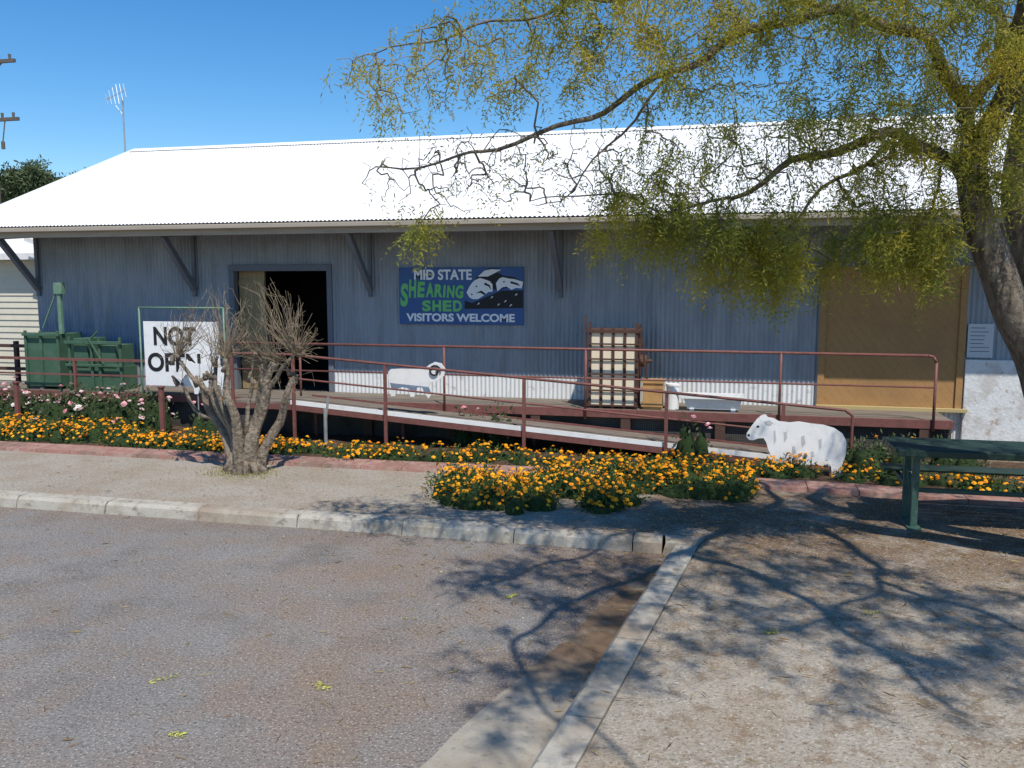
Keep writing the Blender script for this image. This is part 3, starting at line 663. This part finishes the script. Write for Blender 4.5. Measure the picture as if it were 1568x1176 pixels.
n=900; c=np.stack([bx+rng.normal(size=n)*.28,by-.1+rng.normal(size=n)*.2,np.full(n,.12)],1)
v,f=leafquads(c,rng.normal(size=(n,3))*.5+np.array([0,0,1.]),rng.uniform(.03,.09,n),.007)
mesh_obj('dry_grass_tuft',v,f,[layered('dry_grass',(.3,.25,.1),island=[(.35,.28,.12),(.2,.2,.06),(.42,.36,.18)])],parent=None)

for (gx,gy,gh) in ((-31.5,35,9.2),(-35,36,8.8),(-29.8,36,8.8),(-39,40,9)):
    ge=empty('gum_tree')
    lm=[([(gx,gy,0),(gx+.2,gy,2.5),(gx-.1,gy,gh*.8)],.3,.08),([(gx+.1,gy,2.5),(gx+1.2,gy,gh*.6)],.15,.05),([(gx+.1,gy,2.8),(gx-1.2,gy,gh*.65)],.15,.05)]
    cc=[((gx+random.uniform(-1.7,1.7),gy+random.uniform(-1.5,1.5),gh*random.uniform(.45,.88)),(1.0,1.0,.65),16,1.4) for _ in range(10)]
    m_,ps,tp=grow(lm,cc,tip=.012,step=.4,power=.45,jit=.08)
    m_.obj('trunk',[M['bark'],M['bark']],ge,smooth=True)
    v,f=sprigs(ps,tp,per=16,length=(.4,.8),nl=4,LL=.22,LW=.08,back=3)
    mesh_obj('foliage',v,f,[M['gum']],parent=ge)

# ------------------------------------------------------------------ flower mounds
def flowerfans(c,nr,r):
    n=len(c); nr=norm(nr); a=norm(np.cross(nr,rng.normal(size=(n,3)))); b=np.cross(nr,a); K=8
    per=2*(K+1); v=np.empty((n,per,3))
    for lay,(rs,up0,up1) in enumerate(((1,0,.15),(.62,.25,.5))):
        o=lay*(K+1); v[:,o]=c+nr*(r*up1)[:,None]
        for k in range(K):
            t=2*math.pi*(k+.3*lay)/K; rr=r*rs*(1 if k%2 else .82)
            v[:,o+1+k]=c+(a*math.cos(t)+b*math.sin(t))*rr[:,None]+nr*(r*up0)[:,None]
    tri=[]
    for lay in range(2):
        o=lay*(K+1)
        for k in range(K): tri.append((o,o+1+k,o+1+(k+1)%K))
    tri=np.array(tri); f=(np.arange(n)[:,None,None]*per+tri[None]).reshape(-1,3)
    return v.reshape(-1,3),f
def patch(name,mounds,lm,fm,nleaf,nfl,fr,LL,LW,z0=.14,lift=.03):
    e=empty(name); hull=MB(); LC=[];LA=[];FC=[];FN=[]
    for (x,y,r,h) in mounds:
        K=10; vs=[];fs=[]
        for j in range(4):
            ph=j/4*math.pi/2
            for k in range(K):
                t=2*math.pi*k/K; q_=.74*random.uniform(.85,1.1)
                vs.append((x+r*q_*math.cos(ph)*math.cos(t),y+r*q_*math.cos(ph)*math.sin(t),z0-.03+h*q_*math.sin(ph)))
        vs.append((x,y,z0-.03+h*.74))
        for j in range(3):
            for k in range(K): fs.append((j*K+k,j*K+(k+1)%K,(j+1)*K+(k+1)%K,(j+1)*K+k))
        for k in range(K): fs.append((3*K+k,3*K+(k+1)%K,4*K))
        hull.add(vs,fs)
        n=int(nleaf*random.uniform(.8,1.2)*(r/.3)**2); d=rng.normal(size=(n,3)); d[:,2]=np.abs(d[:,2]); d=norm(d)
        p=np.array([x,y,z0])+d*np.array([r,r,h])*rng.uniform(.68,1.08,(n,1)); LC.append(p); LA.append(d+rng.normal(size=(n,3))*.7+np.array([0,0,.3]))
        n=rng.poisson(nfl*(r/.3)**2); d=rng.normal(size=(n,3)); d[:,2]=np.abs(d[:,2])+.25; d=norm(d)
        FC.append(np.array([x,y,z0])+d*np.array([r,r,h])*rng.uniform(.98,1.18,(n,1))+np.array([0,0,lift])); FN.append(d*.6+rng.normal(size=(n,3))*.35+np.array([0,-.15,.8]))
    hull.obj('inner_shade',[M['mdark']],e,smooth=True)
    c=np.vstack(LC);n=len(c); v,f=leafquads(c,np.vstack(LA),rng.uniform(.6,1.3,n)*LL,rng.uniform(.7,1.3,n)*LW); mesh_obj('leaves',v,f,[lm],parent=e)
    c=np.vstack(FC);n=len(c); v,f=flowerfans(c,np.vstack(FN),rng.uniform(.6,1.2,n)*fr); mesh_obj('blooms',v,f,[fm],parent=e)
R=random.uniform
md=[]
x=-16.0
while x<5.5:
    left=x<-9.3
    for _ in range(3 if left else 2):
        if not left and R(0,1)<.12: continue
        md.append((x+R(-.2,.2),ey(x)+.55+R(0,.75 if left else .35),R(.16,.33),R(.2,.34) if left else R(.13,.24)))
    x+=.34
patch('marigold_border',md,M['mgreen'],M['marigold'],160,24,.030,.065,.018,z0=.17)
md=[]
for k in range(75):
    t=R(0,6.28); k=math.sqrt(R(0,1)); xx=-2.15+1.2*k*math.cos(t); yy=9.95+.78*k*math.sin(t)
    md.append((xx,yy,R(.15,.33),R(.22,.42)*(1-.3*k)))
for _ in range(40): 
    xx=R(-1.3,.45); md.append((xx,10.7+R(-.25,.45)-.05*xx,R(.15,.3),R(.18,.34)))
patch('marigold_clump',md,M['mgreen'],M['marigold'],170,16,.030,.065,.018,z0=.13)
md=[(R(-15.5,-9.4),R(12.45,13.1),R(.25,.42),R(.5,.78)) for _ in range(26)]
patch('rose_bush',md,M['rgreen'],M['rose'],150,4.6,.055,.07,.035,z0=.2)
for (a,b,h) in ((-3.35,12.95,.75),(-.35,12.35,.75),(-3.9,13.0,.6),(-8.2,12.2,.6)):
    patch('rose_bush',[(a,b,.22,h),(a+.2,b+.05,.18,h*.85)],M['rgreen'],M['rose'],120,4,.05,.07,.035,z0=.15)
md=[(R(1.8,3.4),R(12.0,12.9),R(.2,.35),R(.3,.55)) for _ in range(9)]
patch('garden_shrub',md,M['rgreen'],M['marigold'],120,1,.03,.07,.03,z0=.15)

# ------------------------------------------------------------------ litter
n=9000; X=rng.uniform(-9,5,n); Y=rng.uniform(3.5,11,n)
keep=rng.random(n)<np.clip(.10+.5*np.exp(-((Y-9.0)/1.3)**2)*(X>-4)+.45*(X>-2.5)*np.exp(-((Y-7.5)/2)**2),0,1); X=X[keep];Y=Y[keep]; n=len(X)
onpath=(Y>8.55)|(X>(-.635+(Y-4.48)*.135-.2)); Z=np.where(onpath,.145,.008)
a=rng.uniform(0,6.28,n); c=np.stack([X,Y,Z],1); ax=np.stack([np.cos(a),np.sin(a),rng.uniform(-.02,.06,n)],1)
v,f=leafquads(c,ax,rng.uniform(.03,.14,n),rng.uniform(.004,.012,n)); mesh_obj('leaf_litter',v,f,[M['litter']])
C=[];A=[]
for (sx,sy,sz,ang,ln) in ((-2.59,5.05,.01,-.4,.14),(-3.7,4.8,.01,.8,.18),(-3.16,4.24,.01,.1,.12),(.4,6.3,.15,.5,.12),(-1.7,6.9,.01,1.1,.12),(1.2,6.9,.15,.2,.12)):
    d=np.array([math.cos(ang),math.sin(ang),0]); pr=np.array([-d[1],d[0],0])
    for k in range(12):
        p=np.array([sx,sy,sz])+d*ln*k/11
        for s in (1,-1): C.append(p+rng.normal(size=3)*[.006,.006,.002]); A.append(pr*s+d*.6+rng.normal(size=3)*[.2,.2,.05])
n=len(C); v,f=leafquads(np.array(C),np.array(A),.036,.011); mesh_obj('fallen_leaf_sprigs',v,f,[M['ylitter']])
n=1100; X=rng.uniform(-9,3.5,n);Y=rng.uniform(3.6,10.8,n); onpath=(Y>8.55)|(X>(-.635+(Y-4.48)*.135-.2))
pb=MB()
for x_,y_,o in zip(X,Y,onpath):
    r_=R(.003,.009)*(1.6 if R(0,1)<.12 else 1); z_=.128 if o else .002
    pb.add([(x_-r_,y_,z_),(x_,y_-r_,z_),(x_+r_*1.2,y_,z_),(x_,y_+r_,z_),(x_,y_,z_+r_*.9)],[(0,1,4),(1,2,4),(2,3,4),(3,0,4)])
pb.obj('loose_pebbles',[M['concrete']])

# ------------------------------------------------------------------ light, sky, camera
el,azr=math.radians(59.5),math.radians(35)
S=Vector((math.sin(azr)*math.cos(el),-math.cos(azr)*math.cos(el),math.sin(el)))
ld=bpy.data.lights.new('sun','SUN'); ld.energy=4.9; ld.angle=math.radians(.53); ld.color=(1,.94,.85)
lo=bpy.data.objects.new('sun',ld); lo.rotation_euler=S.to_track_quat('Z','Y').to_euler(); lo.location=(5,-5,20); COL.objects.link(lo)
wd=bpy.data.worlds.new('World'); scene.world=wd; wd.use_nodes=True
nt=wd.node_tree; sk=nt.nodes.new('ShaderNodeTexSky'); sk.sky_type='NISHITA'; sk.sun_disc=False
sk.sun_elevation=el; sk.sun_rotation=math.atan2(S.x,S.y); sk.air_density=1.0; sk.dust_density=.1; sk.ozone_density=4
hs_=nt.nodes.new('ShaderNodeHueSaturation'); hs_.inputs['Saturation'].default_value=1.32
nt.links.new(sk.outputs[0],hs_.inputs['Color'])
nt.links.new(hs_.outputs[0],nt.nodes['Background'].inputs[0]); nt.nodes['Background'].inputs[1].default_value=.15
cd=bpy.data.cameras.new('camera'); cd.sensor_width=36; cd.lens=29.85; cd.clip_end=4000
co=bpy.data.objects.new('camera',cd); co.location=(0,0,2.7); co.rotation_euler=(math.radians(90-6.6),0,math.radians(13.4)); COL.objects.link(co)
scene.camera=co
scene.view_settings.view_transform='Standard'; scene.view_settings.look='None'; scene.view_settings.exposure=0
